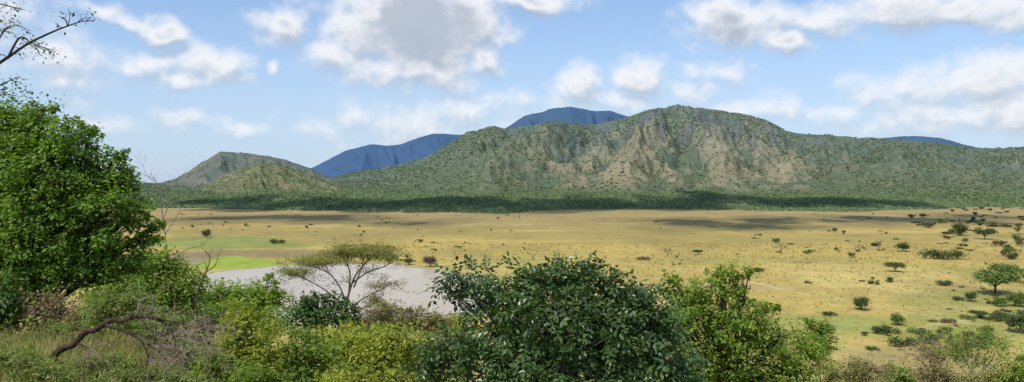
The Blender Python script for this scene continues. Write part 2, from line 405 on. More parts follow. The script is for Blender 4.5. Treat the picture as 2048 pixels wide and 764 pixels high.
# ------------------------------------------------------------------ scrub / forest scatter (stuff)
ph = (1+5**.5)/2
IV = np.array([(-1, ph, 0), (1, ph, 0), (-1, -ph, 0), (1, -ph, 0), (0, -1, ph), (0, 1, ph), (0, -1, -ph), (0, 1, -ph), (ph, 0, -1), (ph, 0, 1), (-ph, 0, -1), (-ph, 0, 1)])/math.sqrt(1+ph*ph)
IF = np.array([(0, 11, 5), (0, 5, 1), (0, 1, 7), (0, 7, 10), (0, 10, 11), (1, 5, 9), (5, 11, 4), (11, 10, 2), (10, 7, 6), (7, 1, 8), (3, 9, 4), (3, 4, 2), (3, 2, 6), (3, 6, 8), (3, 8, 9), (4, 9, 5), (2, 4, 11), (6, 2, 10), (8, 6, 7), (9, 8, 1)])
def clump_mesh(name, pos, rad, mat, sq=.8):
    n = len(pos)
    j = 1+(rng.random((n, 12, 1))-.5)*.7
    V = IV[None]*j*rad[:, None, None]; V[..., 2] *= sq
    V = V+pos[:, None, :]+np.array([0, 0, .4])*rad[:, None, None]
    Fc = IF[None]+(np.arange(n)*12)[:, None, None]
    return mesh(name, V.reshape(-1, 3), Fc.reshape(-1, 3), mat)
def sample(Pg, wt, n):
    r, c = Pg.shape[:2]
    a = np.linalg.norm(np.cross(Pg[1:, :-1]-Pg[:-1, :-1], Pg[:-1, 1:]-Pg[:-1, :-1]), axis=-1)*wt[:-1, :-1]
    pr = a.ravel()/a.sum(); k = rng.choice(len(pr), n, p=pr)
    i, j = k//(c-1), k % (c-1); fi = rng.random((n, 1)); fj = rng.random((n, 1))
    return Pg[i, j]*(1-fi)*(1-fj)+Pg[i+1, j]*fi*(1-fj)+Pg[i, j+1]*(1-fi)*fj+Pg[i+1, j+1]*fi*fj
vis = (np.abs(Um) < .76)
wt = vis*(T < .3)*np.where(tan > .3, .25, 1.0)*(.35+sstep(.3, .5, big))
p = sample(Pm, wt, 24000)
o = link('forest', clump_mesh('forest', p, 1.8+2.4*rng.random(len(p))**1.5, L_forest)); tag(o, 'dark green thorn forest along the foot of the mountains', 'forest', kind='stuff')
wt = vis*(T >= .29)*(T < 1.03)*(1-.75*np.minimum(tan*1.15, 1))*(.10+sstep(.38, .62, .5*big+.5*fine)*(1-.3*spur))
p = sample(Pm, wt, 56000)
p2 = sample(h1, (h1[..., 1] < 2400)*np.clip(1.1-f1, .1, 1), 2400); p3 = sample(h2, (h2[..., 1] < 1900)*np.clip(1.2-f2, .1, 1), 4200)
p = np.concatenate([p, p2, p3])
rd_ = .9+2.5*rng.random(len(p))**2.4; rd_[-6600:] *= .72
o = link('mountain_scrub', clump_mesh('mountain_scrub', p, rd_, L_mount, .7)); tag(o, 'scattered green scrub trees covering the mountain and hill slopes', 'scrub', kind='stuff')

# ------------------------------------------------------------------ unseen clouds above the view, added to shade the forest and plain
def cloud(label, foot, H, thin, seed):
    r = np.random.default_rng(seed); V = []; Fc = []; k = 0
    off = np.array(S2)*(H/S2.z)
    bm_pts = []
    for X0, Y0, rx, ry in foot:
        for q in range(9):
            a = r.random()*6.28; d = r.random()**.6*.75
            c = np.array([X0+math.cos(a)*d*rx, Y0+math.sin(a)*d*ry, 0])+off+np.array([0, 0, r.random()*25])
            bm_pts.append((c, np.array([rx*(.3+.25*r.random()), ry*(.3+.25*r.random()), 22+18*r.random()])))
    th = np.linspace(0, math.pi, 9); phh = np.linspace(0, 2*math.pi, 17)
    TH, PH = np.meshgrid(th, phh)
    sp_ = np.stack([np.sin(TH)*np.cos(PH), np.sin(TH)*np.sin(PH), np.cos(TH)], -1).reshape(-1, 3)
    gf = grid_faces(17, 9)
    for c, rad in bm_pts:
        v = sp_*rad*(1+.25*(fbm(sp_[:, 0]*2+c[0], sp_[:, 1]*2+sp_[:, 2], 2, seed)-.5)[:, None])+c
        V.append(v); Fc.append(gf+k); k += len(v)
    m, cnt, b = newmat('shadow_cloud')
    b.inputs['Base Color'].default_value = (.85, .85, .87, 1); b.inputs['Roughness'].default_value = 1
    tr = cnt.nodes.new('ShaderNodeBsdfTransparent'); ms = cnt.nodes.new('ShaderNodeMixShader'); ms.inputs[0].default_value = thin
    cnt.links.new(b.outputs[0], ms.inputs[1]); cnt.links.new(tr.outputs[0], ms.inputs[2]); cnt.links.new(ms.outputs[0], cnt.nodes['Material Output'].inputs[0])
    o = link('cloud', mesh('cloud', np.concatenate(V), np.concatenate(Fc), m, True)); tag(o, label, 'cloud', kind='structure')
r_ = np.random.default_rng(3)
foot = [(x, np.interp(x, [-600, -100, 0, 100, 400, 800], [1280, 1220, 1200, 1290, 1270, 1280])+r_.normal()*30, 95, np.interp(abs(x-60), [0, 350, 620], [190, 170, 90])) for x in range(-500, 690, 95)]
cloud('unseen long cloud overhead, added to shade the forest at the mountain foot', foot, 700, .68, 4)
foot = [(x, 830+r_.normal()*60, 90, 160) for x in range(180, 600, 75)]
cloud('unseen thin cloud overhead, added to shade the right side of the plain', foot, 760, .90, 5)
foot = [(x, 840+r_.normal()*50, 85, 140) for x in range(-420, -60, 75)]
cloud('unseen thin cloud overhead, added to shade the left side of the plain', foot, 820, .90, 6)

# ------------------------------------------------------------------ vegetation builders
def tubes_mesh(name, tubes, mat, sides=5, org=(0, 0, 0)):
    V = []; Fc = []; k = 0
    a = np.arange(sides)*2*math.pi/sides; ca, sa = np.cos(a), np.sin(a)
    org = np.asarray(org)
    for pts, rad in tubes:
        pts = np.asarray(pts); rad = np.asarray(rad); n = len(pts)
        tn = unit(np.gradient(pts, axis=0))
        ref = np.array([0.31, .2, .93]) if abs(tn[0, 2]) < .8 else np.array([.95, .2, .1])
        s1 = unit(np.cross(tn, ref)); s2 = np.cross(tn, s1)
        ring = pts[:, None]+rad[:, None, None]*(s1[:, None]*ca[None, :, None]+s2[:, None]*sa[None, :, None])
        V.append(ring.reshape(-1, 3)-org)
        i = np.arange(n-1)[:, None]*sides; j = np.arange(sides)[None]; jn = (j+1) % sides
        Fc.append((np.stack([i+j, i+jn, i+sides+jn, i+sides+j], -1)+k).reshape(-1, 4)); k += n*sides
    return mesh(name, np.concatenate(V), np.concatenate(Fc), mat, True)
def bez(a, b, c, n=7):
    t = np.linspace(0, 1, n)[:, None]; return (1-t)**2*a+2*t*(1-t)*b+t*t*c
def cat(P, n=6):
    P = np.asarray(P, float); Q = np.vstack([2*P[0]-P[1], P, 2*P[-1]-P[-2]]); out = []
    for i in range(1, len(Q)-2):
        a, b, c, d = Q[i-1:i+3]
        for k in range(n):
            t = k/n; out.append(.5*((2*b)+(-a+c)*t+(2*a-5*b+4*c-d)*t*t+(-a+3*b-3*c+d)*t**3))
    out.append(P[-1]); return np.array(out)
def leaves(cent, off, L, W, up=.7, compound=False, r=rng, droop=.25, jit=.75):
    n = len(cent); p = cent+off; out = unit(off+1e-6)
    N = unit(np.array([0, 0, up])+.5*out+jit*r.normal(size=(n, 3))*.6)
    A_ = r.normal(size=(n, 3))*.7+out*.8-np.array([0, 0, droop]); A_ = unit(A_-N*np.sum(A_*N, -1, keepdims=True))
    B = np.cross(N, A_); sc = (.7+.6*r.random((n, 1)))
    if not compound: return quads(p, A_, N, L*sc, W*sc)
    vs = []
    Rl = L*2.3*sc
    for j in range(3):
        for sg in (-1, 1):
            dd = unit(A_*.55+B*sg*.85-N*.15+r.normal(size=(n, 3))*.12)
            Nn = unit(N+B*sg*.25+r.normal(size=(n, 3))*.15); Nn = unit(Nn-dd*np.sum(Nn*dd, -1, keepdims=True))
            vs.append(quads(p+A_*Rl*(j+.5)/3-N*.02*j, dd, Nn, L*sc*(.8+.1*j), W*sc*(.8+.1*j)))
    vs.append(quads(p+A_*Rl, A_, N, L*sc, W*sc))
    return np.concatenate(vs)
def quads(p, A_, N, L, W):
    B = np.cross(N, A_); m = p+A_*L*.5
    return np.stack([p, m+B*W*.5+N*W*.12, p+A_*L, m-B*W*.5+N*W*.12], 1)
def leaf_mesh(name, Q, mat, org=(0, 0, 0)):
    Q = Q-np.asarray(org); return mesh(name, Q.reshape(-1, 3), np.arange(len(Q)*4).reshape(-1, 4), mat)
def ell(n, c, rad, r, p=.42):
    d = unit(r.normal(size=(n, 3)))*(r.random((n, 1))**p); return c+d*rad

def tree(name, label, cat_, px, Y, blobs, leafmat, bark, tr=.08, Lp=7, Wr=.55, lai=4.5, rcf=.15, nper=26, compound=False, seed=1, group=None, up=.7, twig=.010, depth=.8, maxb=400, spray=0):
    """blobs: (px,py,rx,ry[,depth offset]) measured from the standpoint; built in metres at its distance Y"""
    r = np.random.default_rng(seed)
    bx = (px-1024)/F*Y
    b = np.array([bx, Y, float(ground_z(bx, Y))-.08])
    L = Lp/F*Y; W = L*Wr
    bl = []
    for q in blobs:
        d = q[4] if len(q) > 4 else 0
        c = at(q[0], q[1], Y); c[1] += d
        rx, rz = q[2]/F*Y, q[3]/F*Y
        bl.append((c, np.array([rx, depth*.5*(rx+rz), rz]), q))
    root = thing(name, b, label, cat_, group)
    zmin = min(c[2]-rad[2]*.3 for c, rad, _ in bl); cm = np.mean([c for c, _, _ in bl], 0)
    top = np.array([b[0]*.4+cm[0]*.6, b[1]*.5+cm[1]*.5, max(zmin, b[2]+.3)])
    tp = cat([b, b*.5+top*.5+np.array([.15, 0, 0])*r.normal()*.6, top], 5)
    trunk = [(tp, np.linspace(tr, tr*.6, len(tp)))]; br = []; Qs = []
    for c, rad, q in bl:
        st = tp[r.integers(len(tp)*2//3, len(tp))]
        mid = st*.45+c*.55; mid[2] += .25*np.linalg.norm(c-st)*.4
        lp = bez(st, mid, c+np.array([0, 0, rad[2]*.3]), 9)
        br.append((lp, np.linspace(tr*.5, tr*.14, 9)))
        tot = lai*math.pi*q[2]*q[3]/(.5*Lp*Lp*Wr)
        if compound: tot /= 6.5
        ncl = max(3, int(tot/nper)); cl = ell(ncl, c, rad*.92, r)
        nb = min(ncl, maxb)
        for e in cl[:nb]:
            s0 = lp[r.integers(3, 9)]
            md = s0*.5+e*.5+r.normal(size=3)*.08*np.linalg.norm(e-s0)
            br.append((bez(s0, md, e, 5), np.linspace(twig*1.3+tr*.06, twig*.5, 5)))
        n = int(tot); idx = r.integers(0, ncl, n); rc = rcf*(np.prod(rad)**(1/3))
        off = r.normal(size=(n, 3))*rc*np.array([1, 1, .75])
        if spray:      # some clumps stretch outwards as leafy shoots
            sd = unit((cl-c)/rad+np.array([0, 0, .5])+r.normal(size=cl.shape)*.3); ln = r.random((ncl, 1))**2*spray*rc*4
            off = off*.8+(sd*ln)[idx]*r.random((n, 1))
        Qs.append(leaves(cl[idx], off, L, W, up, compound, r))
    link('trunk', tubes_mesh('trunk', trunk, bark, 8, b), root)
    link('branches', tubes_mesh('branches', br, bark, 4, b), root)
    link('crown', leaf_mesh('crown', np.concatenate(Qs), leafmat, b), root)
    return root

def grow(p, d, L, rad, depth, out, r, spread=.6, up=.1, kids=3, tips=None, seg=4):
    pts = [p]; dd = d.copy()
    for i in range(seg):
        dd = unit(dd+r.normal(size=3)*.22+np.array([0, 0, up*.4])); pts.append(pts[-1]+dd*L/seg)
    pts = np.array(pts); out.append((pts, np.linspace(rad, rad*.55, len(pts))))
    if depth == 0:
        if tips is not None: tips.append(pts[-1]); tips.append(pts[2])
        return
    for k in range(kids):
        i = r.integers(1, len(pts)) if k else len(pts)-1
        nd = unit(dd+r.normal(size=3)*spread+np.array([0, 0, up]))
        grow(pts[i], nd, L*(.55+.25*r.random()), rad*.55, depth-1, out, r, spread, up, kids, tips, seg)

# ------------------------------------------------------------------ foreground trees and bushes
tree('broadleaf_tree', 'tall bright green leafy tree filling the left edge of the view', 'tree', 20, 17,
     [(60, 280, 84, 72), (140, 292, 70, 52, -.5), (190, 355, 72, 64), (228, 430, 70, 66, -.6), (120, 420, 115, 95, .2), (20, 390, 95, 105), (215, 500, 85, 52, -.4), (60, 510, 105, 75, -.3), (130, 350, 90, 80, -.6),
      (-60, 330, 110, 130), (-80, 480, 110, 120), (130, 540, 85, 48, -.6), (182, 272, 26, 26), (278, 425, 36, 32), (250, 372, 34, 30), (15, 235, 52, 34), (-40, 600, 90, 70, .5), (232, 316, 24, 24), (288, 478, 34, 30), (85, 226, 32, 20), (265, 530, 54, 36, -.3), (148, 248, 20, 16), (100, 460, 110, 70, -.8), (310, 455, 18, 18), (255, 345, 14, 16)],
     L_left, K_dark, .13, 8.5, .58, 3.6, .13, 28, False, 21, spray=1.5)
tree('glossy_tree', 'large dark glossy tree with pinnate leaves in the middle foreground', 'tree', 1130, 13.5,
     [(1020, 610, 80, 64), (905, 544, 38, 17, -.2), (955, 562, 56, 32), (880, 562, 16, 14, -.2), (1060, 566, 64, 38, .2), (1150, 562, 80, 38), (1215, 574, 66, 44, -.2), (1290, 610, 56, 44), (1120, 640, 140, 84, -.5), (1240, 655, 110, 80, -.2),
      (1000, 700, 105, 84, -.4), (1120, 730, 130, 84, -.7), (1265, 740, 105, 88, -.3), (920, 690, 62, 44), (880, 735, 50, 50, .2), (1330, 700, 60, 60), (1190, 538, 44, 22), (1120, 540, 38, 20), (1330, 770, 70, 50), (985, 780, 90, 60), (1320, 645, 38, 36), (1075, 536, 26, 16), (940, 594, 20, 16)],
     L_cent, K_grey, .12, 13, .54, 4.2, .17, 9, True, 22, twig=.006, spray=.1)
tree('young_tree', 'slender fresh green tree just right of the dark glossy one', 'tree', 1440, 17,
     [(1400, 590, 58, 38), (1450, 570, 44, 36), (1485, 580, 26, 40), (1500, 536, 11, 18), (1420, 640, 80, 52), (1500, 640, 54, 46), (1560, 690, 62, 54), (1460, 710, 90, 60), (1590, 740, 60, 52), (1380, 720, 64, 64), (1350, 570, 24, 22), (1355, 630, 45, 50, -.3),
      (1510, 770, 90, 50), (1620, 700, 26, 36), (1535, 620, 24, 22), (1435, 545, 20, 20)],
     L_right, K_brown, .07, 8, .6, 2.5, .14, 22, False, 23, twig=.007, spray=1.6)
BU = [  # name,label,px,Y,blobs,mat,lai,leaf
 ('bush', 'yellow green bush below the crown of the tall left tree', 300, 24, [(290, 560, 90, 50), (350, 590, 60, 44), (215, 565, 60, 50), (250, 620, 95, 54), (330, 530, 40, 28), (385, 570, 34, 30), (350, 640, 70, 50)], L_right, 3.6, 7.5),
 ('bush', 'yellowing bush behind the twigs of the dead fallen limb', 500, 17, [(500, 680, 55, 55), (480, 650, 40, 36), (520, 730, 60, 55), (455, 700, 40, 50)], L_yel, 3.6, 9),
 ('bush', 'mid green bush at the bottom between two yellow green ones', 610, 18, [(610, 700, 62, 46), (590, 740, 60, 50), (650, 745, 50, 50), (560, 765, 60, 40)], L_mid, 3.8, 8.5),
 ('bush', 'dark green bush around the foot of the feathery acacia', 650, 30, [(640, 625, 46, 32), (615, 610, 28, 22), (670, 610, 34, 26), (630, 594, 30, 16), (600, 645, 46, 36), (700, 640, 34, 26)], L_dark, 3.0, 8),
 ('bush', 'bright yellow green bush left of the dark glossy tree', 760, 20, [(760, 720, 85, 50), (700, 700, 45, 36), (820, 740, 60, 46), (780, 685, 44, 30), (700, 745, 60, 50), (840, 700, 34, 34)], L_yel, 3.6, 8),
 ('bush', 'green bush in front of the left end of the lake', 480, 34, [(480, 595, 60, 28), (430, 600, 50, 34), (530, 590, 45, 24), (460, 620, 70, 36), (545, 610, 50, 36), (540, 560, 14, 14)], L_right, 3.4, 7),
 ('bush', 'mid green bush just below the green bush near the lake', 430, 26, [(420, 650, 60, 40), (480, 630, 55, 30), (380, 680, 50, 40), (540, 650, 45, 36), (400, 720, 60, 50)], L_right, 3.4, 7.5),
 ('bush', 'dry olive bush at the near shore of the lake', 830, 62, [(830, 648, 60, 26), (780, 642, 50, 28), (880, 654, 50, 24), (760, 615, 30, 16), (820, 626, 30, 10), (900, 642, 40, 14)], L_olive, 3.0, 6),
 ('bush', 'reddish leafless looking bush right of the acacia trunk', 740, 46, [(740, 630, 40, 26), (715, 650, 30, 26), (770, 640, 30, 22), (735, 665, 60, 26)], L_brown, 1.8, 6),
 ('bush', 'pale green bush right of the mid green one, below the reddish bush', 700, 28, [(690, 680, 45, 26), (740, 680, 40, 26), (650, 690, 40, 30)], L_yel, 3.2, 7.5),
 ('bush', 'rosy dry bush under the tall left tree', 130, 15.5, [(120, 620, 60, 34), (60, 625, 50, 36), (170, 640, 40, 30), (90, 650, 70, 24)], L_pink, 2.0, 6),
 ('bush', 'light green shrubby bush between the rosy bush and the dead limb', 210, 14, [(210, 620, 60, 34), (160, 665, 60, 26), (260, 610, 50, 34), (90, 680, 70, 22)], L_herb, 2.8, 8),
 ('bush', 'shaded dark bush at the far left edge under the tall tree', 0, 15, [(-10, 600, 45, 60), (0, 655, 36, 40), (-40, 650, 60, 70)], L_dark, 3.2, 9),
 ('bush', 'small light green bush touching the left side of the glossy tree', 935, 19, [(935, 655, 24, 26), (955, 690, 26, 40), (915, 680, 22, 30)], L_yel, 2.8, 8),
 ('bush', 'green bush filling the gap below the glossy and slender trees', 1400, 24, [(1400, 760, 80, 40), (1330, 770, 60, 40), (1480, 770, 60, 36)], L_mid, 3.4, 7.5),
 ('bush', 'dark green bush beside the right side of the slender tree', 1640, 50, [(1640, 660, 26, 20), (1615, 650, 20, 14), (1655, 685, 24, 20), (1630, 700, 30, 24)], L_mid, 3.2, 6.5),
 ('bush', 'dry olive bush on the slope right of the slender tree', 1700, 66, [(1700, 745, 40, 22), (1660, 750, 36, 30), (1740, 760, 44, 20)], L_olive, 2.6, 5.5),
 ('bush', 'dry brown scrub bush right of the olive bush on the lower right slope', 1745, 72, [(1745, 738, 34, 14), (1715, 725, 24, 12), (1770, 745, 26, 14)], L_brown, 2.2, 5),
 ('bush', 'dark round bush at the bottom edge left of the pale sparse tree', 1797, 80, [(1797, 750, 30, 20), (1780, 762, 26, 18), (1820, 764, 26, 16)], L_mid, 3.6, 6.5),
 ('bush', 'dry brownish bush under the grey leafless umbrella tree', 1865, 84, [(1865, 752, 40, 16), (1840, 760, 34, 16), (1900, 758, 34, 16)], L_brown, 2.4, 5),
 ('bush', 'olive bush at the bottom edge under the pale sparse tree', 1965, 79, [(1965, 762, 40, 14), (1930, 766, 30, 12), (2000, 758, 30, 14)], L_olive, 2.6, 5.5),
 ('bush', 'green bush at the bottom right corner of the view', 2040, 78, [(2040, 750, 34, 26), (2070, 740, 40, 30), (2015, 765, 30, 18)], L_right, 3.2, 6.5),
 ('herb', 'leafy green herb clump below the arch of the dead limb', 200, 9.5, [(190, 725, 70, 24), (140, 742, 60, 26), (250, 738, 50, 26)], L_herb, 2.0, 10),
 ('herb', 'feathery green herb clump at the bottom left corner', 50, 8.5, [(50, 730, 60, 30), (0, 715, 60, 34), (100, 755, 60, 26)], L_herb, 1.8, 11),
 ('herb', 'green herb clump at the bottom edge below the dead twigs', 300, 9.2, [(300, 755, 70, 22), (360, 758, 60, 24), (240, 760, 60, 20)], L_herb, 2.0, 10),
 ('bush', 'olive green bush behind the arch of the dead limb', 270, 15.5, [(260, 665, 70, 36), (320, 660, 55, 40), (200, 690, 55, 30), (330, 700, 60, 50), (380, 740, 60, 50)], L_right, 3.0, 8),
 ('bush', 'green bush filling the bottom between the dead twigs and yellow bush', 430, 14.5, [(430, 735, 50, 38), (480, 755, 50, 30), (390, 758, 40, 26)], L_right, 3.2, 9),
 ('bush', 'light green bush cut by the bottom edge below the yellowing bush', 545, 13, [(530, 764, 60, 26), (580, 768, 50, 24), (470, 775, 50, 26)], L_right, 3.6, 9.5),
 ('bush', 'light green bush cut by the bottom edge below the bright yellow green bush', 740, 14, [(720, 768, 70, 26), (790, 766, 60, 26), (660, 772, 50, 28), (850, 772, 50, 28)], L_yel, 3.6, 9),
]
for i, (n, lab, px, Yb, bl, mt, lai, lp) in enumerate(BU):
    tree(n, lab, 'plant' if n == 'herb' else 'bush', px, Yb, bl, mt, K_grey if mt in (L_brown, L_pink, L_olive) else K_brown, .05 if n == 'bush' else .012, lp, .55 if mt is not L_herb else .34, lai, .18, 22, False, 40+i, twig=.0003*Yb, spray=1.2)

def skeleton_tree(name, label, px, Y, limbs, bark, leafmat, tr, lp, nl, spreadpx, seed, depth=2, kids=4, up=.05, spr=.75, sub=14, cat_='tree', layers=(), zs=.45, dy=0, tw=.22):
    r = np.random.default_rng(seed)
    bx = (px-1024)/F*Y; b = np.array([bx, Y, float(ground_z(bx, Y))-.1])
    root = thing(name, b, label, cat_)
    trunk = []; br = []; tips = []; limb_paths = []
    for i, lm in enumerate(limbs):
        pts = [at(q[0], q[1]+dy, Y)+np.array([0, q[2] if len(q) > 2 else 0, 0]) for q in lm]
        if i == 0: pts = [b]+pts
        cp = cat(pts, 6); r0 = tr*(1 if i == 0 else .55); limb_paths.append(cp)
        (trunk if i == 0 else br).append((cp, np.linspace(r0, r0*.2, len(cp))))
        st = len(cp)//2 if i == 0 else len(cp)//4
        for k in range(sub):
            j = r.integers(st, len(cp)); tn = unit(cp[min(j+1, len(cp)-1)]-cp[max(j-1, 0)])
            nd = unit(tn*.7+r.normal(size=3)*np.array([1, 1, zs])*.75+np.array([0, 0, up]))
            grow(cp[j], nd, spreadpx/F*Y*(.6+.7*r.random()), r0*tw, depth, br, r, spr, up, kids, tips, 3)
    link('trunk', tubes_mesh('trunk', trunk, bark, 8, b), root)
    L = lp/F*Y; Q = []; allp = np.concatenate([q[len(q)//3:] for q in limb_paths])
    for (cx, cy, rx, ry, dy_, n) in layers:
        c = at(cx, cy, Y); c[1] += dy_; ncl = max(6, n//22)
        rad = np.array([rx, rx*.9, ry])/F*Y
        cl = ell(ncl, c, rad, r, .5); idx = r.integers(0, ncl, n)
        for e in cl[:60]:
            d_ = np.linalg.norm(allp-e, axis=1)+1.5*np.maximum(allp[:, 2]-e[2], 0)
            st = allp[np.argsort(d_)[r.integers(0, 8)]]
            br.append((bez(st, st*.5+e*.5-np.array([0, 0, .08]), e, 5), np.linspace(.011, .005, 5)))
        Q.append(leaves(cl[idx], r.normal(size=(n, 3))*np.array([.17, .17, .3])*rad*1.2, L, L*.45, .9, False, r))
    link('branches', tubes_mesh('branches', br, bark, 3, b), root)
    if nl:
        tips = np.array(tips); idx = r.integers(0, len(tips), nl)
        Q.append(leaves(tips[idx], r.normal(size=(nl, 3))*L*1.3*np.array([1, 1, .5]), L, L*.5, .9, False, r))
    if Q: link('crown', leaf_mesh('crown', np.concatenate(Q), leafmat, b), root)
    return root
skeleton_tree('acacia_tree', 'feathery flat topped acacia standing before the lake', 683, 42,
     [[(685, 660), (690, 625), (697, 590), (712, 550), (745, 515), (786, 502)], [(693, 610), (680, 575), (655, 545), (610, 530), (582, 525)], [(697, 590), (700, 550), (690, 520), (668, 508), (645, 506)],
      [(705, 565), (735, 545), (775, 530), (792, 514)], [(700, 580, 1), (715, 540, 1.2), (722, 508, 1.2), (735, 497, 1.2)], [(692, 620), (730, 595), (765, 578), (780, 568)], [(690, 600, -1), (660, 570, -1.5), (625, 550, -1.6), (600, 542, -1.6)], [(688, 630), (730, 615), (760, 602)]],
     K_grey, L_feather, .10, 4.0, 2600, 22, 5, 2, 4, .04, .45, 8, layers=[(742, 499, 56, 7, 0, 4200), (690, 507, 56, 7, .8, 3600), (628, 522, 54, 7, 0, 3400), (772, 511, 30, 6, -.5, 1500), (655, 514, 50, 6, -1, 2400), (605, 535, 34, 6, -1.5, 1100), (762, 568, 30, 7, 0, 450), (708, 493, 46, 4, -.4, 1500), (742, 602, 28, 7, .2, 300)], zs=.2, tw=.16)
skeleton_tree('sparse_tree', 'pale sparse tree with spreading grey branches at lower right', 1950, 80,
     [[(1948, 770), (1950, 745), (1945, 720), (1955, 695), (1960, 675)], [(1949, 750), (1975, 725), (2000, 705), (2020, 695)], [(1948, 745), (1920, 715), (1905, 695), (1900, 680)], [(1950, 740), (1985, 700), (1990, 680)], [(1948, 735), (1930, 700), (1930, 670)]],
     K_grey, L_right, .13, 5.5, 2400, 26, 6, 2, 4, .2, .7, 8, dy=18)
skeleton_tree('bare_tree', 'grey leafless umbrella tree left of the pale sparse tree', 1858, 85,
     [[(1862, 770), (1866, 745), (1868, 720), (1880, 700), (1890, 690)], [(1866, 745), (1850, 720), (1830, 700), (1820, 696)], [(1867, 730), (1860, 705), (1855, 690)], [(1867, 725), (1885, 708), (1900, 700)]],
     K_grey, L_brown, .12, 5, 2200, 20, 7, 2, 4, .1, .7, 9, dy=12)
skeleton_tree('bare_tree', 'thin leafless tree rising above the bush beside the tall left tree', 330, 25,
     [[(330, 600), (335, 540), (330, 470), (322, 410), (315, 370), (300, 345)], [(333, 530), (370, 500), (405, 490), (425, 470)], [(330, 470), (355, 430), (370, 400)], [(326, 440), (345, 390), (350, 360)], [(333, 520), (390, 530), (420, 520)]],
     K_grey, L_olive, .03, 5, 0, 34, 8, 2, 3, .15, .6, 5)
skeleton_tree('bare_tree', 'short crooked leafless stem standing left of the lake', 400, 21,
     [[(395, 640), (392, 600), (405, 560), (420, 520), (410, 500)], [(400, 575), (380, 550), (375, 530)], [(410, 545), (430, 530), (440, 505)]],
     K_brown, L_olive, .035, 5, 0, 24, 9, 1, 3, .1, .7, 5)
skeleton_tree('thorn_tree', 'dark thorny branches reaching in at the top left corner', -260, 10,
     [[(-250, 500), (-230, 300), (-180, 200), (-100, 160), (-20, 135), (15, 115), (55, 88), (100, 66), (135, 52), (165, 42)], [(-150, 190), (-80, 60), (-20, 10), (30, 15), (50, 20)], [(15, 118), (40, 75), (62, 85), (90, 96)], [(-100, 160), (-30, 180), (10, 165), (40, 152)], [(-60, 150), (-10, 90), (10, 60), (30, 50)], [(-100, 170), (-40, 205), (0, 190), (20, 188)]],
     K_dark, L_dark, .036, 8, 360, 20, 10, 1, 3, .0, .7, 9, tw=.22)

# dead fallen limb with a tangle of twigs
r = np.random.default_rng(77); Yd = 9.6
b = at(92, 720, Yd); b[2] = float(ground_z(b[0], Yd))-.03
root = thing('dead_limb', b, 'arched dead limb with a tangle of grey twigs at lower left', 'dead branch')
main_l = cat([b, at(108, 714, Yd), at(128, 696, Yd), at(146, 689, Yd), at(172, 664, Yd), at(192, 659, Yd), at(222, 641, Yd), at(246, 641, Yd), at(272, 632, Yd), at(305, 635, Yd), at(335, 650, Yd), at(350, 680, Yd)], 5)
link('limb', tubes_mesh('limb', [(main_l, np.interp(np.linspace(0, 1, len(main_l)), [0, .3, .8, 1], [.048, .042, .028, .008])*(.9+.2*r.random(len(main_l))))], K_dead, 10, b), root)
subs = [[(205, 648), (245, 658), (275, 672), (292, 690), (300, 712), (296, 735)], [(255, 664), (285, 668), (310, 678), (330, 692)], [(150, 685), (175, 692), (192, 697)], [(280, 634), (300, 655), (330, 668), (370, 672)], [(300, 632), (340, 640), (380, 650), (420, 655)],
        [(290, 688), (320, 700), (345, 730)], [(260, 636), (270, 620), (285, 600)]]
sb = []; tw = []
for i, q in enumerate(subs):
    cp = cat([at(x, y, Yd)+np.array([0, -.05*(k > 0), 0]) for k, (x, y) in enumerate(q)], 5); sb.append((cp, np.linspace(.026 if i == 0 else .015, .006, len(cp))))
    for k in range(8):
        j = r.integers(len(cp)//2, len(cp))
        grow(cp[j], unit(np.array([.5, r.normal()*.5, r.normal()*.6-.1])), .32*(.6+.7*r.random()), .0048, 2, tw, r, .8, -.05, 3, None, 3)
for k in range(40):
    p0 = at(320+r.random()*115, 655+r.random()*95, Yd+r.normal()*.3)
    grow(p0, unit(np.array([.3+r.normal()*.6, r.normal()*.6, r.normal()*.7])), .34*(.6+.7*r.random()), .0046, 2, tw, r, .8, -.02, 3, None, 3)
link('side_branches', tubes_mesh('side_branches', sb, K_dead, 7, b), root)
link('twigs', tubes_mesh('twigs', tw, bark_mat('twig_grey', (.27, .19, .145), (.46, .35, .28)), 3, b), root)

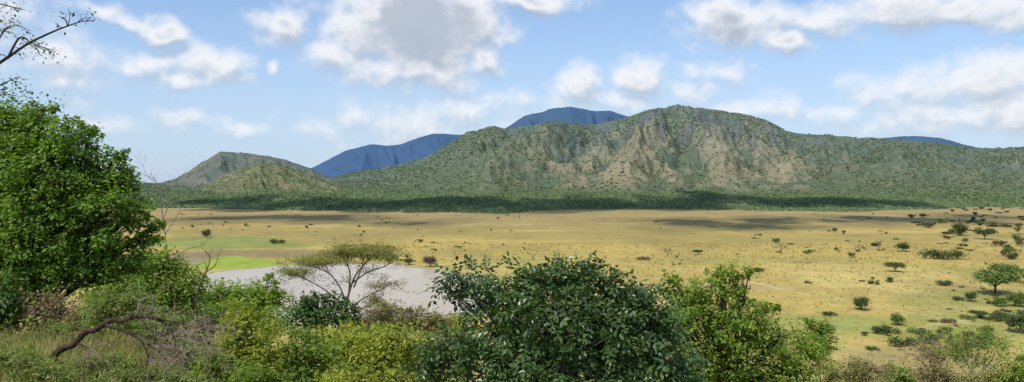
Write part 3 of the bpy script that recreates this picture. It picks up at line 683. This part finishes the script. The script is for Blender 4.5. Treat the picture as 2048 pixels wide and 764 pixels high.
# ------------------------------------------------------------------ grass & undergrowth (stuff)
n = 13000
gy = 7+9*rng.random(n); gx = (-.78+.34*rng.random(n))*gy
keep = vn(gx*1.2, gy*1.2, 3) > .3; gx, gy = gx[keep], gy[keep]; n = len(gx)
gpz = np.stack([gx, gy, ground_z(gx, gy)-.02], -1)
hh = (.15+.38*rng.random((n, 1))); A_ = unit(np.stack([rng.normal(size=n)*.4, rng.normal(size=n)*.4, np.ones(n)], -1)); N_ = unit(np.cross(A_, rng.normal(size=(n, 3))))
o = link('grass', leaf_mesh('grass', quads(gpz, A_, N_, hh, np.full((n, 1), .014)), L_grass)); tag(o, 'tall dry and green grass on the ground at lower left', 'grass', kind='stuff')
def under(n, y0, y1, u0, u1, nl, hs, ls, mat, label, name, pw=1.0):
    yy = y0+(y1-y0)*rng.random(n)**pw; uu = u0+(u1-u0)*rng.random(n); xx = uu*yy
    k = (seg_dist(xx, yy, lake[::6], True) > 6)
    ins = np.zeros(n, bool)
    for i in range(len(lake)):
        a, c = lake[i-1], lake[i]
        cr = ((a[1] > yy) != (c[1] > yy)) & (xx < (c[0]-a[0])*(yy-a[1])/(c[1]-a[1]+1e-9)+a[0]); ins ^= cr
    k &= ~ins; xx, yy = xx[k], yy[k]; n = len(xx)
    c = np.stack([xx, yy, ground_z(xx, yy)+.5*hs*rng.random(n)], -1); c = np.repeat(c, nl, 0)
    off = rng.normal(size=c.shape)*hs*np.array([.55, .55, .35])
    sc = (ls*(1+yy/60)).repeat(nl)[:, None]
    p = c+np.concatenate([off[:, :2], np.abs(off[:, 2:])], 1)
    N = unit(np.array([0, 0, .6])+rng.normal(size=c.shape)*.6); A_ = unit(np.cross(N, rng.normal(size=c.shape)))
    o = link(name, leaf_mesh(name, quads(p, A_, N, sc, sc*.55), mat)); tag(o, label, name.replace('_', ' '), kind='stuff')
under(7000, 13, 170, -.8, .8, 12, .8, .09, L_weed, 'low leafy undergrowth covering the hillside in the foreground', 'undergrowth', .8)
under(3200, 140, 520, -.25, .8, 7, .3, .10, L_tuft, 'small dry grass tufts speckling the nearer plain', 'grass_tufts', .9)

# ------------------------------------------------------------------ shrubs and trees of the plain: shared templates, one object each
def tpl(kind, leafmat, seed):
    r = np.random.default_rng(seed); Q = []; tb = []; tk = []
    if kind == 'acacia':
        tk.append((cat([(0, 0, -.02), (.02, .01, .10), (.0, 0, .19)], 4), np.linspace(.026, .018, 9)))
        bl = [((x, y, .34+.06*r.random()), (.2, .2, .09)) for x, y in [(0, 0), (.22, .05), (-.24, .02), (.08, .22), (-.1, -.2), (.16, -.18), (-.16, .2), (.32, -.04), (-.34, -.03)]]; nl, L = 200, .06
    elif kind == 'bare':
        tk.append((cat([(0, 0, -.02), (.02, .01, .2), (.0, 0, .4)], 4), np.linspace(.03, .02, 9)))
        bl = [((x, y, z), (.15, .15, .08)) for x, y, z in [(.2, 0, .62), (-.25, .05, .58), (0, .2, .7), (.05, -.2, .66), (.38, .1, .5), (-.36, -.1, .52)]]; nl, L = 26, .06
    elif kind == 'low':
        tk.append((cat([(0, 0, -.02), (.01, 0, .08), (.0, 0, .15)], 4), np.linspace(.03, .015, 9)))
        bl = [((r.normal()*.25, r.normal()*.2, .14+.07*r.random()), (.2, .2, .13)) for _ in range(8)]; nl, L = 130, .07
    else:
        tk.append((cat([(0, 0, -.02), (.01, 0, .15), (.0, 0, .3)], 4), np.linspace(.035, .02, 9)))
        bl = [((0, 0, .45), (.36, .36, .36))]+[((math.cos(a)*.24, math.sin(a)*.24, .36+.3*r.random()), (.2, .2, .2)) for a in r.random(8)*6.28]; nl, L = 150, .075
    top = tk[0][0][-1]
    for c, rad in bl:
        c = np.array(c); tb.append((bez(tk[0][0][-3], (top+c)/2+np.array([0, 0, -.03]), c, 5), np.linspace(.013, .005, 5)))
        m_ = 9; cl = ell(m_, c, np.array(rad)*.85, r)
        if kind == 'bare':
            for e in cl: tb.append((bez(c*.6+top*.4, c, e+np.array([0, 0, .03]), 4), np.linspace(.006, .002, 4)))
        n = int(nl*(3 if (kind == 'shrub' and rad[0] > .3) else 1)); idx = r.integers(0, m_, n)
        Q.append(leaves(cl[idx], r.normal(size=(n, 3))*np.array(rad)*.3, L, L*.65, .6, False, r))
    return [('trunk', tubes_mesh('trunk', tk, K_brown, 6)), ('branches', tubes_mesh('branches', tb, K_grey if kind == 'bare' else K_brown, 3)), ('crown', leaf_mesh('crown', np.concatenate(Q), leafmat))]
TP = {}
for i, (k, v) in enumerate([('acacia', [L_plaing, L_plain]), ('bare', [L_plainb]), ('low', [L_plain, L_plaing, L_plainb]), ('shrub', [L_plain, L_plaing, L_plainb])]):
    for j, mm in enumerate(v): TP[k, 'g' if mm is L_plaing else ('d' if mm is L_plain else 'b')] = [tpl(k, mm, 300+i*20+j*3+q) for q in range(2)]
NM = {'acacia': 'acacia_tree', 'bare': 'bare_tree', 'low': 'low_bush', 'shrub': 'shrub'}
CT = {'acacia': 'tree', 'bare': 'tree', 'low': 'bush', 'shrub': 'shrub'}
def put(kind, c, px, py, wpx, label, group=None, sq=1.0):
    X_, Y_ = gp(px, py); z = float(ground_z(X_, Y_))-.03
    o = thing(NM[kind], (X_, Y_, z), label, CT[kind], group)
    s_ = wpx/F*Y_/(.95 if kind != 'low' else 1.0); o.scale = (s_, s_, s_*sq); o.rotation_euler.z = random.random()*6.28
    for nme, me_ in random.choice(TP[kind, c]): link(nme, me_, o)
    return o
NAMED = [
 ('acacia', 'g', 1990, 587, 92, 'wide flat topped green acacia near the right edge, nearer of an overlapping pair'), ('acacia', 'g', 2014, 562, 66, 'flat topped acacia just behind the wide nearer acacia at right'),
 ('shrub', 'd', 1723, 619, 38, 'round dark bush standing alone on the yellow plain right of the slender tree'), ('shrub', 'g', 1795, 649, 32, 'rounded green shrub below and right of the lone dark bush'),
 ('low', 'd', 1660, 631, 26, 'low dark bush just left of the lone round dark bush'), ('acacia', 'd', 1790, 543, 38, 'small grey green umbrella tree in the middle of the right plain'),
 ('low', 'd', 1886, 518, 60, 'broad dark bush clump behind the small umbrella tree'), ('acacia', 'd', 1395, 509, 20, 'tiny umbrella tree on the plain beyond the slender tree'),
 ('bare', 'b', 1563, 507, 24, 'small bare tree on the plain right of the tiny umbrella tree'), ('shrub', 'd', 2040, 664, 56, 'dark tree shaped shrub cut by the right edge of the view'),
 ('low', 'd', 2000, 640, 44, 'low dark bush left of the shrub cut by the right edge'), ('low', 'd', 1775, 668, 50, 'dark bush at the upper end of a slanting bush row at right'),
 ('low', 'd', 1805, 690, 52, 'dark bush at the lower end of a slanting bush row at right'), ('low', 'g', 1838, 668, 38, 'light green low bush right of the slanting bush row'), ('low', 'd', 1858, 683, 42, 'dark low bush beside the light green low bush at right'),
 ('shrub', 'b', 860, 533, 32, 'round brown bush on the far shore of the lake'), ('shrub', 'd', 817, 529, 20, 'small dark bush just left of the round brown bush on the shore'),
 ('shrub', 'd', 413, 474, 22, 'round dark bush on the green grass at far left'), ('low', 'd', 553, 487, 28, 'dark pair of bushes right of the green grass strip'),
 ('low', 'd', 1888, 570, 30, 'flat dark bush left of the flat topped acacias'), ('low', 'd', 1745, 568, 22, 'flat dark bush below the small umbrella tree'), ('low', 'd', 1520, 543, 26, 'flat dark bush on the plain above the slender tree'),
 ('low', 'd', 1615, 566, 14, 'very small dark bush on the plain near the track'), ('low', 'd', 1920, 600, 24, 'flat dark bush below left of the flat topped acacias'), ('shrub', 'd', 1920, 471, 36, 'dark round tree at the far right end of the plain'),
 ('shrub', 'd', 1805, 503, 28, 'dark shrub left of the broad dark bush clump'), ('low', 'd', 1745, 700, 24, 'small dark bush left of the slanting bush row'), ('shrub', 'g', 2030, 612, 40, 'green shrub under the wide flat topped acacia'),
 ('bare', 'b', 1757, 500, 24, 'grey bare tree left of the dark shrub on the right plain'), ('bare', 'b', 1720, 504, 20, 'shorter grey bare tree beside the taller bare one'), ('bare', 'b', 1335, 513, 22, 'pale leafless tree left of the tiny umbrella tree'), ('low', 'b', 1290, 520, 22, 'brown dry bush right behind the glossy tree'),
 ('low', 'd', 1925, 700, 36, 'low dark bush behind the pale sparse tree'), ('shrub', 'g', 1975, 668, 26, 'green shrub behind the pale sparse tree, right of centre'), ('acacia', 'd', 1970, 478, 40, 'dark umbrella tree at the far right end of the plain')]
for a in NAMED: put(*a, sq=.85 if a[0] == 'shrub' else 1)
REG = [ # n, x0,x1,y0,y1, power, size m, where
 (34, 1680, 2060, 520, 700, 1.0, (1.4, 4.0), 'on the nearer right hand plain'),
 (60, 1480, 2060, 462, 520, 1.2, (1.8, 6.0), 'on the middle distance of the right hand plain'),
 (66, 1800, 2060, 416, 468, 1.0, (4.5, 10.0), 'in the crowded far right end of the plain'),
 (30, 1920, 2060, 470, 640, 1.0, (3.0, 7.5), 'along the right edge of the plain'),
 (24, 930, 1480, 450, 530, 1.2, (1.3, 3.2), 'on the open plain behind the glossy tree'),
 (36, 620, 930, 455, 522, 1.0, (1.4, 3.6), 'on the yellow plain just beyond the lake'),
 (28, 340, 900, 428, 460, 1.0, (2.2, 5.0), 'on the shaded brown plain at far left'),
 (22, 900, 1800, 424, 450, 1.0, (2.0, 4.5), 'on the far plain below the forest')]
KL = {('low', 'd'): 'low dark green bush', ('low', 'g'): 'low light green bush', ('low', 'b'): 'low dry brown bush', ('shrub', 'd'): 'rounded dark green shrub', ('shrub', 'g'): 'rounded light green shrub', ('shrub', 'b'): 'rounded brown shrub', ('bare', 'b'): 'little bare grey tree', ('acacia', 'd'): 'little dark umbrella tree'}
keys = list(KL); wts = [25, 20, 12, 17, 15, 6, 6, 3]
for n, x0, x1, y0, y1, pw, sz, where in REG:
    cc = [(x0+(x1-x0)*random.random()**(.75 if x0 > 1400 else 1), y0+(y1-y0)*random.random()**pw) for _ in range(max(4, n//6))]
    for i in range(n):
        if random.random() < .6:      # shrubs gather in loose groups
            q = random.choice(cc); px = min(max(q[0]+random.gauss(0, 22), x0), x1); py = min(max(q[1]+random.gauss(0, 4), y0), y1)
        else:
            px = x0+(x1-x0)*random.random()**(.75 if x0 > 1400 else 1); py = y0+(y1-y0)*random.random()**pw
        k = random.choices(keys, wts)[0]; Yq = CZ*F/(py-HZ)
        wpx = (sz[0]+(sz[1]-sz[0])*random.random()**1.8)/Yq*F
        if k[0] in ('bare', 'acacia'): wpx *= 1.4
        put(k[0], k[1], px, py, wpx, f'small {KL[k]} {where}', f'{KL[k]}s {where}', .7+.3*random.random())

# ------------------------------------------------------------------ camera
cd = bpy.data.cameras.new('camera'); cam = bpy.data.objects.new('camera', cd); C.objects.link(cam)
cam.location = (0, 0, CZ); cam.rotation_euler = (math.radians(90), 0, 0)
cd.sensor_width = 36; cd.lens = 36*F/2048; cd.shift_y = -(382-HZ)/2048; cd.clip_start = .1; cd.clip_end = 30000
bpy.context.scene.camera = cam
vs = bpy.context.scene.view_settings; vs.view_transform = 'Standard'; vs.look = 'None'; vs.exposure = 0; vs.gamma = 1
